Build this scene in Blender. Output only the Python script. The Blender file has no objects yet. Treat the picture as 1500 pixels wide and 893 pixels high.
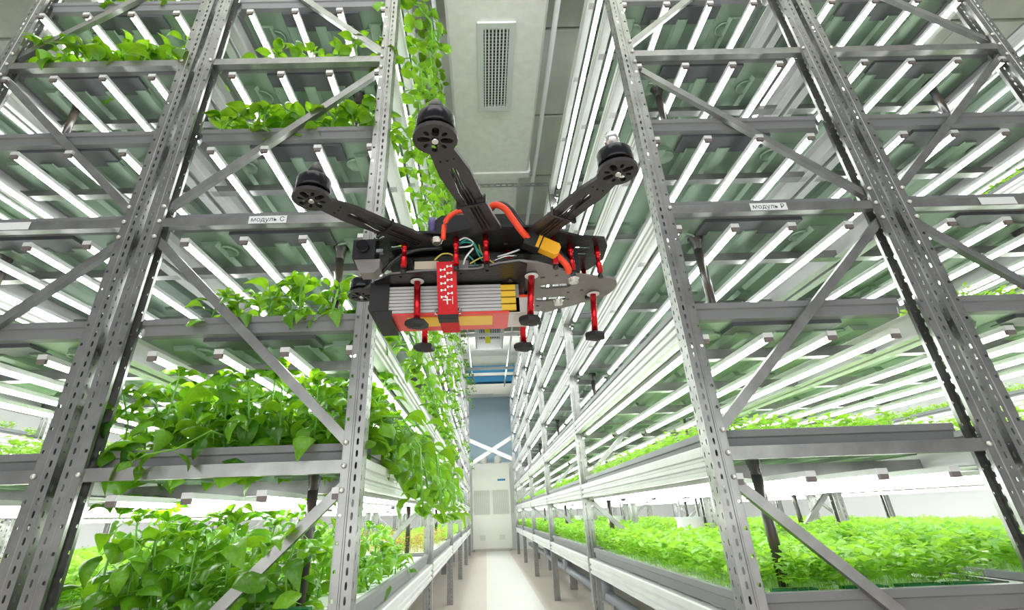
import bpy, bmesh, math, random
from mathutils import Vector, Matrix, Euler
S = bpy.context.scene
C = S.collection
rnd = random.Random(7)
PI = math.pi
# ------------------------------------------------------------------ camera
CAMZ = 0.8
cd = bpy.data.cameras.new('camera'); cam = bpy.data.objects.new('camera', cd); C.objects.link(cam)
TH, RO, YA = 0.4694, -0.0364, 0.0193
F = Vector((math.sin(YA)*math.cos(TH), math.cos(YA)*math.cos(TH), math.sin(TH)))
R0 = Vector((math.cos(YA), -math.sin(YA), 0)); U0 = R0.cross(F)
R = math.cos(RO)*R0 + math.sin(RO)*U0; U = -math.sin(RO)*R0 + math.cos(RO)*U0
M = Matrix((R, U, -F)).transposed().to_4x4(); M.translation = (0, 0, CAMZ)
cam.matrix_world = M
cd.sensor_width = 36; cd.lens = 717.66/1500*36
cd.shift_x = (750-714.516)/1500; cd.shift_y = (389.106-446.5)/1500
cd.clip_start = 0.02
S.camera = cam
# ------------------------------------------------------------------ light and exposure
S.view_settings.view_transform = 'Standard'; S.view_settings.look = 'None'
S.view_settings.gamma = 1; S.view_settings.use_curve_mapping = False
S.view_settings.exposure = 0.25
LED_POWER = 15.0
w = bpy.data.worlds.new('world'); S.world = w; w.use_nodes = True
w.node_tree.nodes['Background'].inputs[0].default_value = (0.93, 0.97, 1, 1)
w.node_tree.nodes['Background'].inputs[1].default_value = 0.3
def area(name, loc, rot, sx, sy, e, col=(1, 1, 1)):
    l = bpy.data.lights.new(name, 'AREA'); l.shape = 'RECTANGLE'; l.size = sx; l.size_y = sy; l.energy = e; l.color = col
    o = bpy.data.objects.new(name, l); C.objects.link(o); o.location = loc; o.rotation_euler = rot
area('overhead_fill_light', (0, -1.4, 4.2), (math.radians(35), 0, 0), 3.5, 0.8, 30)  # added fill above and behind the camera, for the rack fronts
area('ceiling_fill_light', (0.1, -.9, 3.3), (math.radians(160), 0, 0), 5, .8, 240)  # added out of view to brighten the ceiling and duct
area('rear_fill_light', (0, -2.4, 1.0), (math.radians(88), 0, 0), 6, 1.4, 62, (.97, 1, .98))  # added low frontal fill from behind the camera; no rack stands there
area('far_ceiling_fill_light', (.15, 11.8, 3.72), (math.radians(180), 0, 0), 0.6, 1.6, 45)  # added to lift the far ceiling; stands for no fixture
S.cycles.use_denoising = True
S.cycles.max_bounces = 7; S.cycles.diffuse_bounces = 4; S.cycles.glossy_bounces = 3; S.cycles.transmission_bounces = 4
S.cycles.transparent_max_bounces = 6
S.cycles.caustics_reflective = False; S.cycles.caustics_refractive = False
S.cycles.sample_clamp_indirect = 4.0
S.cycles.use_light_tree = True

# ------------------------------------------------------------------ materials
def mat(name, col, rough=.5, metal=0., noise=0., nscale=20., bump=0., emit=0., spec=None, col2=None, trans=0.):
    m = bpy.data.materials.new(name); m.use_nodes = True
    nt = m.node_tree; b = nt.nodes['Principled BSDF']
    b.inputs['Base Color'].default_value = (*col, 1); b.inputs['Roughness'].default_value = rough; b.inputs['Metallic'].default_value = metal
    if spec is not None: b.inputs['Specular IOR Level'].default_value = spec
    if trans: b.inputs['Transmission Weight'].default_value = trans
    if noise or bump:
        tc = nt.nodes.new('ShaderNodeTexCoord'); n = nt.nodes.new('ShaderNodeTexNoise'); n.inputs['Scale'].default_value = nscale; n.inputs['Detail'].default_value = 5
        nt.links.new(tc.outputs['Object'], n.inputs['Vector'])
        if noise:
            r = nt.nodes.new('ShaderNodeValToRGB'); r.color_ramp.elements[0].position = .3; r.color_ramp.elements[1].position = .7
            c2 = col2 or tuple(max(0, c*(1-noise)) for c in col)
            r.color_ramp.elements[0].color = (*c2, 1); r.color_ramp.elements[1].color = (*col, 1)
            nt.links.new(n.outputs['Fac'], r.inputs[0]); nt.links.new(r.outputs[0], b.inputs['Base Color'])
        if bump:
            bp = nt.nodes.new('ShaderNodeBump'); bp.inputs['Strength'].default_value = bump; bp.inputs['Distance'].default_value = .004
            nt.links.new(n.outputs['Fac'], bp.inputs['Height']); nt.links.new(bp.outputs[0], b.inputs['Normal'])
    if emit:
        b.inputs['Emission Color'].default_value = (*col, 1); b.inputs['Emission Strength'].default_value = emit
    return m
def leafmat(name, a, b_, t, tw=.5, rough=.38):
    m = bpy.data.materials.new(name); m.use_nodes = True; nt = m.node_tree
    N = nt.nodes; out = N['Material Output']; p = N['Principled BSDF']
    oi = N.new('ShaderNodeObjectInfo'); tc = N.new('ShaderNodeTexCoord'); n = N.new('ShaderNodeTexNoise'); n.inputs['Scale'].default_value = 14
    nt.links.new(tc.outputs['Object'], n.inputs['Vector'])
    ad = N.new('ShaderNodeMath'); ad.operation = 'ADD'; nt.links.new(oi.outputs['Random'], ad.inputs[0]); nt.links.new(n.outputs['Fac'], ad.inputs[1])
    mu = N.new('ShaderNodeMath'); mu.operation = 'MULTIPLY'; mu.inputs[1].default_value = .5; nt.links.new(ad.outputs[0], mu.inputs[0])
    r = N.new('ShaderNodeValToRGB'); r.color_ramp.elements[0].position = .25; r.color_ramp.elements[1].position = .75
    r.color_ramp.elements[0].color = (*a, 1); r.color_ramp.elements[1].color = (*b_, 1); nt.links.new(mu.outputs[0], r.inputs[0])
    nt.links.new(r.outputs[0], p.inputs['Base Color']); p.inputs['Roughness'].default_value = rough
    tr = N.new('ShaderNodeBsdfTranslucent'); tr.inputs[0].default_value = (*t, 1)
    mx = N.new('ShaderNodeMixShader'); mx.inputs[0].default_value = tw
    nt.links.new(p.outputs[0], mx.inputs[1]); nt.links.new(tr.outputs[0], mx.inputs[2]); nt.links.new(mx.outputs[0], out.inputs[0])
    return m
STEEL = mat('galvanised_steel', (.38, .378, .365), .34, .85, .32, 11., .2)
STEEL_L = mat('pale_steel', (.72, .72, .71), .45, .25, .1, 6.)
BOLT = mat('zinc_bolt', (.72, .70, .66), .3, .8)
TRAY = mat('grey_tray_plastic', (.20, .205, .21), .42, 0, .12, 5.)
TRAY_U = mat('tray_underside_bounce_tint', (.27, .37, .27), .42, .25, .3, 3., spec=.4)  # grey plastic with green bounce light from the plants put into its colour
SUMP = mat('dark_tray_plastic', (.07, .075, .08), .45)
RAFT = mat('white_raft_foam', (.85, .87, .86), .6)
CUP = mat('green_seed_cloth', (.01, .16, .05), .7)
LED = mat('lit_led_diffuser', (.95, 1, .97), .4, emit=LED_POWER)
LEDCAP = mat('led_end_cap', (.16, .13, .12), .4)
PIPE = mat('black_drain_plastic', (.025, .027, .03), .3, 0, .5, 16., col2=(.05, .035, .022))
GPIPE = mat('grey_water_pipe', (.30, .31, .35), .4)
LEAF = leafmat('basil_leaf', (.012, .085, .005), (.17, .43, .02), (.36, .66, .02), .34, .30)
STEM = leafmat('basil_stem', (.16, .42, .05), (.26, .55, .09), (.3, .6, .1), .3)
MICRO = leafmat('microgreen_leaf', (.08, .30, .015), (.42, .66, .09), (.50, .84, .07), .42)
MRED = leafmat('amaranth_leaf', (.35, .08, .05), (.42, .5, .12), (.6, .3, .1), .5)
CONC = mat('ceiling_concrete', (.76, .80, .70), .8, 0, .25, 1.6, .3)
CONC_D = mat('dark_concrete_beam', (.36, .35, .30), .85, 0, .3, 2.5, .4)
DUCT = mat('duct_insulation_foil', (.90, .90, .86), .55, 0, .10, 14., .5)
GRILL = mat('grille_grey', (.62, .66, .64), .5)
DARK = mat('dark_gap', (.04, .04, .04), .7)
FLOOR = mat('floor_coating', (.70, .60, .54), .35, 0, .05, 1.5)
FLOOR_L = mat('floor_walkway_strip', (.82, .78, .74), .35, 0, .04, 2.)
WALLW = mat('white_wall_paint', (.86, .87, .87), .6)
WALLB = mat('blue_wall_paint', (.42, .56, .68), .6, 0, .08, .5)
BLUE = mat('deep_blue_band', (.02, .21, .42), .5)
CREAM = mat('cream_enamel', (.84, .83, .76), .4)
CREAM_D = mat('cream_louvre', (.62, .62, .57), .5)
YEL = mat('yellow_plastic', (.85, .8, .02), .5)
PAPER = mat('label_paper', (.78, .79, .80), .5)
INK = mat('black_ink', (.03, .03, .035), .6)
# drone
CARB = mat('carbon_fibre', (.018, .017, .018), .3, 0, .5, 260., .15)
CARB_M = mat('matt_carbon_plate', (.22, .20, .195), .45, 0, .15, 80.)
BLK = mat('black_plastic', (.012, .012, .013), .35)
RED_A = mat('red_anodised', (.55, .012, .02), .22, .75)
REDF = mat('red_strap_fabric', (.62, .012, .02), .75, 0, .15, 200., .3)
ORW = mat('orange_red_wire', (.85, .06, .015), .4)
YELX = mat('amber_connector', (.85, .42, .02), .4)
CELL = mat('battery_foil', (.50, .49, .48), .4, .2)
CELLD = mat('battery_seam', (.25, .25, .25), .5)
BRED = mat('battery_red_label', (.72, .05, .045), .3)
BYEL = mat('battery_yellow_label', (.8, .5, .03), .35)
FILM = mat('battery_shrink_film', (.62, .58, .55), .2)
WHT = mat('white_print', (.85, .84, .82), .5)
SILV = mat('bright_screw_steel', (.75, .75, .76), .2, .95)
MOT = mat('black_motor_bell', (.014, .014, .017), .2, .4)
TEAL = mat('teal_wire', (.01, .25, .2), .4)
YW = mat('yellow_wire', (.6, .5, .08), .45)
BEIGE = mat('beige_circuit_box', (.55, .47, .36), .5)
PURP = mat('purple_capacitor', (.09, .07, .22), .35)
RUB = mat('black_rubber', (.012, .012, .013), .6)

# ------------------------------------------------------------------ mesh helpers
class MB:
    def __init__(s): s.v = []; s.f = []; s.m = []; s.sm = []
    def quad(s, pts, mi=0, sm=False):
        n = len(s.v); s.v += [tuple(p) for p in pts]; s.f.append(tuple(range(n, n+len(pts)))); s.m.append(mi); s.sm.append(sm)
    def box(s, x0, x1, y0, y1, z0, z1, mi=0):
        n = len(s.v); s.v += [(x0,y0,z0),(x1,y0,z0),(x1,y1,z0),(x0,y1,z0),(x0,y0,z1),(x1,y0,z1),(x1,y1,z1),(x0,y1,z1)]
        for q in ((0,3,2,1),(4,5,6,7),(0,1,5,4),(1,2,6,5),(2,3,7,6),(3,0,4,7)):
            s.f.append(tuple(n+i for i in q)); s.m.append(mi); s.sm.append(False)
    def lathe(s, prof, c=(0,0,0), seg=16, mi=0, sm=True, M=None):
        n = len(s.v)
        for r, z in prof:
            for k in range(seg):
                a = 2*PI*k/seg; p = Vector((r*math.cos(a), r*math.sin(a), z))
                if M is not None: p = M @ p
                s.v.append(tuple(p+Vector(c)))
        for i in range(len(prof)-1):
            for k in range(seg):
                k2 = (k+1) % seg
                s.f.append((n+i*seg+k, n+i*seg+k2, n+(i+1)*seg+k2, n+(i+1)*seg+k)); s.m.append(mi); s.sm.append(sm)
        s.f.append(tuple(n+k for k in range(seg))[::-1]); s.m.append(mi); s.sm.append(False)
        e = n+(len(prof)-1)*seg; s.f.append(tuple(e+k for k in range(seg))); s.m.append(mi); s.sm.append(False)
    def tube(s, pts, r, seg=8, mi=0, r1=None):
        pts = [Vector(p) for p in pts]; n = len(s.v); L = len(pts)
        for i, p in enumerate(pts):
            d = (pts[min(i+1, L-1)]-pts[max(i-1, 0)]).normalized()
            a = d.cross(Vector((0, 0, 1)) if abs(d.z) < .9 else Vector((1, 0, 0))).normalized(); b = d.cross(a)
            rr = r if r1 is None else r+(r1-r)*i/(L-1)
            for k in range(seg):
                t = 2*PI*k/seg; s.v.append(tuple(p+a*rr*math.cos(t)+b*rr*math.sin(t)))
        for i in range(L-1):
            for k in range(seg):
                k2 = (k+1) % seg
                s.f.append((n+i*seg+k, n+(i+1)*seg+k, n+(i+1)*seg+k2, n+i*seg+k2)); s.m.append(mi); s.sm.append(True)
        s.f.append(tuple(n+k for k in range(seg))); s.m.append(mi); s.sm.append(False)
        s.f.append(tuple(n+(L-1)*seg+k for k in range(seg))[::-1]); s.m.append(mi); s.sm.append(False)
    def extr(s, prof, a0, a1, axis='y', mi=0, close=True):
        """prof list of 2d points; extruded along the axis. y: (x,z)  x: (y,z)"""
        n = len(s.v); L = len(prof)
        for a in (a0, a1):
            for p, q in prof: s.v.append((p, a, q) if axis == 'y' else (a, p, q))
        for i in range(L if close else L-1):
            j = (i+1) % L; s.f.append((n+i, n+j, n+L+j, n+L+i)); s.m.append(mi); s.sm.append(False)
        if close:
            s.f.append(tuple(n+i for i in range(L))[::-1]); s.m.append(mi); s.sm.append(False)
            s.f.append(tuple(n+L+i for i in range(L))); s.m.append(mi); s.sm.append(False)
    def mesh(s, name, mats, fix=False):
        me = bpy.data.meshes.new(name); me.from_pydata(s.v, [], s.f)
        for m in mats: me.materials.append(m)
        me.polygons.foreach_set('material_index', s.m); me.polygons.foreach_set('use_smooth', s.sm)
        if fix:
            bm = bmesh.new(); bm.from_mesh(me); bmesh.ops.recalc_face_normals(bm, faces=bm.faces); bm.to_mesh(me); bm.free()
        me.update(); return me
def ob(name, me, parent=None, loc=(0,0,0), rot=None, scale=None):
    o = bpy.data.objects.new(name, me); C.objects.link(o); o.location = loc
    if rot is not None: o.rotation_euler = rot
    if scale is not None: o.scale = scale if hasattr(scale, '__len__') else (scale,)*3
    if parent is not None: o.parent = parent
    return o
def tag(o, label=None, cat=None, group=None, kind=None):
    if label: o['label'] = label
    if cat: o['category'] = cat
    if group: o['group'] = group
    if kind: o['kind'] = kind
    return o
def empty(name, loc=(0,0,0), rot=None): 
    o = ob(name, None, None, loc, rot); o.empty_display_size = .05; return o
def flat_shape(outline, holes, z0, z1, name, mats):
    """a flat plate with real cut-outs: filled 2D curve with thickness"""
    cu = bpy.data.curves.new(name, 'CURVE'); cu.dimensions = '2D'; cu.fill_mode = 'BOTH'; cu.extrude = (z1-z0)/2
    for pts in [outline]+holes:
        sp = cu.splines.new('POLY'); sp.points.add(len(pts)-1); sp.use_cyclic_u = True
        for i, p in enumerate(pts): sp.points[i].co = (p[0], p[1], 0, 1)
    t = bpy.data.objects.new('t', cu); C.objects.link(t)
    dg = bpy.context.evaluated_depsgraph_get(); me = bpy.data.meshes.new_from_object(t.evaluated_get(dg))
    bpy.data.objects.remove(t); me.transform(Matrix.Translation((0, 0, (z0+z1)/2)))
    me.materials.clear()
    for m in mats: me.materials.append(m)
    return me
def circ(cx, cy, r, n=10): return [(cx+r*math.cos(2*PI*k/n), cy+r*math.sin(2*PI*k/n)) for k in range(n)]

# ------------------------------------------------------------------ levels
ODD = (1, 3, 5, 7)
def rim(k): return .587+.423*k
def zb(k): return rim(k)-.070+(.016 if k > 1 else 0)            # centre of the end beam of an odd shelf
Y0, BAY, NB = 1.54, 2.2, 5
TOP = 3.56
# ------------------------------------------------------------------ the room
def struct(name, me, kind='structure'): o = ob(name, me); o['kind'] = kind; return o
b = MB(); b.box(-7.2, 7.2, -2.5, 14.4, -.2, 0); struct('floor', b.mesh('floor', [FLOOR]))
b = MB(); b.box(-.02, .52, -2.5, 13.7, 0, .004); struct('trim_1', b.mesh('walkway', [FLOOR_L]))
b = MB(); b.box(-7.2, 7.2, 14.2, 14.4, 0, 2.05, 0); b.box(-7.2, 7.2, 14.2, 14.4, 2.05, 3.9, 1); b.box(-7.2, 7.2, 14.2, 14.4, 3.9, 5.1, 2)
struct('wall_far', b.mesh('wf', [WALLW, WALLB, CONC]))
for s, n in ((-1, 'wall_left'), (1, 'wall_right')):
    b = MB(); b.box(*sorted((s*7.0, s*7.2)), -2.5, 14.4, 0, 5.1); struct(n, b.mesh(n, [WALLW]))
b = MB(); b.box(-7.2, 7.2, -.6, 14.4, 5.0, 5.2); ceil = struct('ceiling', b.mesh('ceiling', [CONC]))
# precast slabs and beams of the ceiling, each a piece of it
sl = MB(); sl.box(-1.19, 1.19, -.49, .49, -.05, 0); slab = sl.mesh('slab', [CONC])
for i in range(12):
    for j in range(12):
        ob('concrete_slab', slab, ceil, (-6.6+1.2*i, .3+1.0*j*1.15, 5.0), scale=(.5, 1.13, 1))
bm_ = MB(); bm_.box(-7, 7, -.16, .16, -.42, 0); beam = bm_.mesh('beam', [CONC_D])
for y in (2.15, 6.6, 11.0): ob('concrete_beam', beam, ceil, (0, y, 5.0))
# ------------------------------------------------------------------ perforated post
def cell(b, T, u0, u1, v0, v1, cu_, cv, hw, hh, th):
    """a rectangle of sheet with one rounded hole; T maps (u, v, w) to 3D, w across the thickness"""
    hole = [(cu_-hw, cv-hh*.55), (cu_-hw*.55, cv-hh), (cu_+hw*.55, cv-hh), (cu_+hw, cv-hh*.55), (cu_+hw, cv+hh*.55), (cu_+hw*.55, cv+hh), (cu_-hw*.55, cv+hh), (cu_-hw, cv+hh*.55)]
    out = [(u0, cv-hh*.55), (u0, v0), (u1, v0), (u1, cv-hh*.55), (u1, cv+hh*.55), (u1, v1), (u0, v1), (u0, cv+hh*.55)]
    n = len(b.v)
    for w_ in (0, th):
        for p in hole+out: b.v.append(T(p[0], p[1], w_))
    for i in range(8):
        j = (i+1) % 8
        for f in ((n+i, n+j, n+8+j, n+8+i), (n+24+i, n+24+j, n+16+j, n+16+i), (n+i, n+16+i, n+16+j, n+j)):
            b.f.append(f); b.m.append(0); b.sm.append(False)
def post_mesh(sgn):
    """U section: web with holes on x=0, flanges reaching towards +x*sgn, 60 mm deep"""
    b = MB(); p = .033; n = int(TOP/p); th = .002
    fl = lambda y, o: (lambda u, v, w_: (sgn*u, y+w_*o, v))
    web = lambda u, v, w_: (sgn*w_, u, v)
    for k in range(n):
        v0, v1 = k*p, (k+1)*p; c = (v0+v1)/2
        for y, o in ((0, 1), (.06, -1)):
            cell(b, fl(y, o), 0, .028, v0, v1, .0165, c, .0034, .0092, th)
            if k % 2 == 0: cell(b, fl(y, o), .036, .058, v0, v0+2*p, .050, c, .0046, .0050, th)
        cell(b, web, 0, .022, v0, v1, .014, c, .0035, .0085 if k % 2 else .003, th)
        cell(b, web, .038, .06, v0, v1, .046, c, .0035, .003 if k % 2 else .0085, th)
    H = n*p
    for y, o in ((0, -1), (.06, 1)):      # the rolled ridge between slots and bolt holes
        b.extr([(sgn*.028, y), (sgn*.030, y+.0022*o), (sgn*.034, y+.0022*o), (sgn*.036, y)], 0, 1, 'y', 0)
        L = len(b.v)-8
        for i in range(8):
            x, yy, z = b.v[L+i]; b.v[L+i] = (x, z, yy*H)
    b.box(*sorted((0, sgn*.002)), .022, .038, 0, H)
    for y, o in ((0, 1), (.06, -1)): b.box(*sorted((sgn*.0575, sgn*.0595)), *sorted((y, y+o*.012)), 0, H)
    return b.mesh('post', [STEEL])
POST = {s: post_mesh(s) for s in (1, -1)}
b = MB(); b.box(-.005, .065, -.005, .065, 0, .006); FOOT = b.mesh('foot', [STEEL])
b = MB(); b.lathe([(.008, 0), (.008, -.003), (.0055, -.0075), (.002, -.0085)], seg=10, M=Matrix.Rotation(-PI/2, 3, 'X')); BOLTM = b.mesh('bolt', [BOLT], True)
def channel(L, h, d, name):
    b = MB(); t = .003
    b.box(0, L, 0, t, -h/2, h/2); b.box(0, L, t, d, h/2-t, h/2); b.box(0, L, t, d, -h/2, -h/2+t)
    return b.mesh(name, [STEEL])
def long_beam_mesh(L, s):
    """corrugated side rail; s=+1 when its show face looks to -x"""
    pr = [(0, 0), (0, .012), (.007, .016), (.007, .024), (0, .028), (0, .040), (.007, .044), (.007, .052), (0, .056), (0, .080), (.004, .084), (.04, .084), (.04, .080), (.012, .076), (.012, .006), (.04, .004), (.04, 0)]
    b = MB(); b.extr([(s*x, z) for x, z in pr], 0, L); return b.mesh('long_beam', [STEEL_L], True)
LB = {s: long_beam_mesh(BAY-.06, s) for s in (1, -1)}
def crossbar_mesh(W):
    b = MB(); b.box(0, W, -.004, .004, 0, .04, 0); b.box(0, W, -.02, .02, -.003, 0, 1); return b.mesh('cross_bar', [STEEL, STEEL])
b = MB()
hb = [(-.015, .022), (-.015, .006), (.015, .006), (.015, .022)]
b.extr(hb, 0, 2.08, 'y', 1)
n0 = [(.0125*math.cos(a), .006+.014*math.sin(a)) for a in [PI+PI*k/4 for k in range(5)]]
b.extr(n0, .012, 2.068, 'y', 0, close=False)
b.box(-.013, .013, 0, .012, -.009, .006, 2); b.box(-.013, .013, 2.068, 2.08, -.009, .006, 2)
TUBE = b.mesh('led_tube', [LED, STEEL_L, LEDCAP], True)
# label plate with its lettering
def label_mesh(txt):
    cu = bpy.data.curves.new('t', 'FONT'); cu.body = txt; cu.size = .027; cu.align_x = 'CENTER'; cu.align_y = 'CENTER'; cu.extrude = .0002
    t = bpy.data.objects.new('t', cu); C.objects.link(t)
    me = bpy.data.meshes.new_from_object(t.evaluated_get(bpy.context.evaluated_depsgraph_get())); bpy.data.objects.remove(t)
    me.transform(Matrix.Rotation(PI/2, 4, 'X')); me.materials.clear(); me.materials.append(INK); return me
def rack(label, x0, x1, tag_left, nb, brace_flip, texts=None, near=True, mirror_tubes=False):
    """x0 < x1: the two outer (web) faces; brace_flip: +1 when the brace above shelf 1 starts at x0"""
    r = empty('shelving_rack', ((x0+x1)/2, Y0, 0)); tag(r, label, 'rack')
    W = x1-x0; ox = -W/2
    beamM = channel(W-.10, .036, .03, 'end_beam')
    dz = zb(3)-zb(1)-.13; bw = W-.096; ang = math.atan2(dz, bw); brM = channel(math.hypot(bw, dz), .030, .022, 'brace')
    cbM = crossbar_mesh(W-.02)
    for j in range(nb+1):
        y = j*BAY
        for s, x in ((1, ox), (-1, -ox)):
            ob('post', POST[s], r, (x, y, 0)); 
        for k in ODD: ob('end_beam', beamM, r, (ox+.05, y+.008, zb(k)))
        for i, k in enumerate((-1, 1, 3, 5)):
            za, zc = zb(k)+.065, zb(k+2)-.065
            up = brace_flip*(1 if i % 2 else -1)
            if up > 0: a = (ox+.048, za); an = ang
            else: a = (ox+.048, zc); an = -ang
            if k == -1: 
                pass
            ob('brace', brM, r, (a[0], y+.016, a[1]), (0, -an, 0))
            if j < 2:
                for xx, zz in ((ox+.051, za if up > 0 else zc), (-ox-.051, zc if up > 0 else za)): ob('bolt', BOLTM, r, (xx, y-.001, zz))
        if j < 2:
            for k in ODD:
                for xx in (ox+.051, -ox-.051): ob('bolt', BOLTM, r, (xx, y-.001, zb(k)))
    for j in range(nb):
        y = j*BAY+.06
        for k in range(8):
            z = rim(k)-.128-(.02 if k == 0 else 0)
            ob('long_beam', LB[1], r, (ox, y, z)); ob('long_beam', LB[-1], r, (-ox, y, z))
            for d in (.26, .80, 1.40): ob('cross_bar', cbM, r, (ox+.01, j*BAY+.06+d, rim(k)-.125))
            if k > 0:
                for i in range(4):
                    xt = (ox+.066+.213*i) if not mirror_tubes else (-ox-.066-.213*i)
                    ob('led_tube', TUBE, r, (xt, y-.056, rim(k)-.148))
    if texts:
        for txt, dx in texts:
            bb = MB(); bb.box(-.07, .07, -.001, 0, -.016, .016); p = ob('module_label', bb.mesh('label', [PAPER]), r, (dx, .0065, zb(3)))
            if txt: ob('lettering', label_mesh(txt), p, (0, -.0012, 0))
    return r
XA0, XA1 = -1.225, -.36          # left rack beside the aisle
XB0, XB1 = -2.12, -1.25
XC0, XC1 = .669, 1.555           # right rack beside the aisle
XD0, XD1 = 1.58, 2.466
rack('tall steel shelving rack left of the aisle with basil spilling from its shelves', XA0, XA1, 0, NB, -1, [('модуль С', -.78-(XA0+XA1)/2)], mirror_tubes=True)
rack('outer left steel rack, back to back with the left aisle rack', XB0, XB1, 0, NB, 1, [('', -1.72-(XB0+XB1)/2)])
rack('tall steel shelving rack right of the aisle with green seedling beds', XC0, XC1, 0, NB, 1, [('модуль Р', 1.098-(XC0+XC1)/2)])
rack('outer right steel rack, back to back with the right aisle rack', XD0, XD1, 0, NB, -1, [('', 1.98-(XD0+XD1)/2)], mirror_tubes=True)
XE0, XE1 = 3.55, 4.43
XF0, XF1 = -4.08, -3.2
rack('distant steel shelving rack across the far right aisle, seen through the right racks', XE0, XE1, 0, 4, 1)
rack('distant steel shelving rack across the far left aisle, seen through the left racks', XF0, XF1, 0, 4, -1, mirror_tubes=True)
# ------------------------------------------------------------------ trays
TW, TL = .80, 2.10
def tray_mesh():
    """grey tray: flared rim, sloping walls, floor with lengthwise ribs on its underside. origin at centre, rim at z=0"""
    b = MB(); w, l = TW/2, TL/2
    def ring(dx, z, c=.03):
        x, y = w-dx, l-dx
        return [(-x+c, -y, z), (x-c, -y, z), (x, -y+c, z), (x, y-c, z), (x-c, y, z), (-x+c, y, z), (-x, y-c, z), (-x, -y+c, z)]
    rings = [ring(.012, 0), ring(0, -.002), ring(0, -.022), ring(.006, -.026), ring(.010, -.058), ring(.03, -.064)]
    inner = [ring(.012, 0), ring(.02, -.002), ring(.024, -.045)]
    def skin(rs, mi, flip=False):
        for a, c in zip(rs[:-1], rs[1:]):
            for i in range(8):
                j = (i+1) % 8; q = [a[i], c[i], c[j], a[j]]
                b.quad(q[::-1] if flip else q, mi)
    skin(rings, 0, False); skin(inner, 0, True)
    b.quad(ring(.024, -.045), 0); b.quad(ring(.03, -.064)[::-1], 1)
    for i in range(5):      # ribs
        x = -w+.12+i*.14
        for y0, y1 in ((-l+.10, -.36), (-.32, .32), (.36, l-.08)):
            pr = [(x-.036, -.064), (x-.024, -.084), (x+.024, -.084), (x+.036, -.064)]
            b.extr(pr, y0, y1, 'y', 1)
    return b.mesh('tray', [TRAY, TRAY_U], True)
TR = tray_mesh()
b = MB(); b.box(-.19, .19, 0, .10, -.078, -.064); SUMPM = b.mesh('sump', [SUMP])
b = MB(); b.lathe([(.042, -.064), (.042, -.074), (.034, -.074), (.034, -.069), (.001, -.069)], seg=20); RING = b.mesh('ring', [TRAY_U], True)
b = MB(); b.box(-.36, .36, -1.0, 1.0, -.044, -.012)
for i in range(9): b.box(-.36, .36, -.90+i*.22, -.885+i*.22, -.012, -.009)
RAFTM = b.mesh('raft', [RAFT])
b = MB(); b.box(-.06, .06, -.018, .018, -.014, .004); CUPM = b.mesh('cloth', [CUP])
LV = ['lowest', 'second', 'third', 'fourth', 'fifth', 'sixth', 'seventh', 'top']
BN = ['nearest bay', 'second bay', 'third bay', 'fourth bay', 'farthest bay']
def trays(xc, who, side, nb, detail=True):
    for k in range(8):
        for j in range(nb):
            r = ob('growing_tray', TR, None, (xc, Y0+.05+BAY*j+TL/2-.02 + (.02 if True else 0), rim(k)))
            r.location.y = Y0+.038+BAY*j+TL/2
            tag(r, f'grey ribbed tray, {LV[k]} shelf of the {who}, {BN[j]}', 'tray', 'growing trays on the racks')
            if j == 0 and detail:
                ob('sump', SUMPM, r, (.02*side, -TL/2+.03, 0)); ob('drain_ring', RING, r, (side*.24, -TL/2+.17, 0)); ob('drain_ring', RING, r, (-side*.24, -TL/2+.17, 0))
            if k <= 1 and j < 4: 
                ob('planting_raft', RAFTM, r, (0, 0, 0 if k == 0 else -.008))
WHO = {'A': 'left aisle rack', 'B': 'outer left rack', 'C': 'right aisle rack', 'D': 'outer right rack', 'E': 'distant right rack', 'F': 'distant left rack'}
XT = {'A': XA1-.018-TW/2, 'B': XB0+.018+TW/2, 'C': XC0+.018+TW/2, 'D': XD1-.018-TW/2, 'E': XE0+.04+TW/2, 'F': XF1-.04-TW/2}
for k_, sd in (('A', 1), ('B', -1), ('C', -1), ('D', 1)): trays(XT[k_], WHO[k_], sd, NB)
for k_, sd in (('E', 1), ('F', -1)): trays(XT[k_], WHO[k_], sd, 4, False)
# ------------------------------------------------------------------ drain pipes
b = MB(); b.tube([(0, 0, -.27), (.002, 0, -.14), (0, 0, 0)], .0165, 12); DP = b.mesh('pipe', [PIPE])
b = MB(); b.lathe([(.031, 0), (.031, -.008), (.022, -.012), (.022, -.026), (.019, -.028), (.020, -.034), (.017, -.036), (.019, -.044), (.016, -.046), (.018, -.056), (.013, -.06)], seg=16); DC = b.mesh('collar', [PIPE], True)
pn = 0
for who, x, k0 in (('A', -.56, (1, 3, 5)), ('C', .893, (1, 3, 5)), ('B', -1.90, (1, 3, 5)), ('D', 2.25, (1, 3, 5))):
    for k in k0:
        for j in range(4):
            L = rim(k)-.064-(rim(k-1)-.03)
            r = empty('drain_pipe', (x, Y0+.21+BAY*j, rim(k)-.064)); tag(r, f'black drain hose falling below the {LV[k]} shelf of the {WHO[who]}, {BN[j]}', 'pipe', 'drain hoses between shelves')
            ob('hose', DP, r, (0, 0, -.05), scale=(1, 1, (L-.05)/.27)); ob('collar', DC, r)
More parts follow.
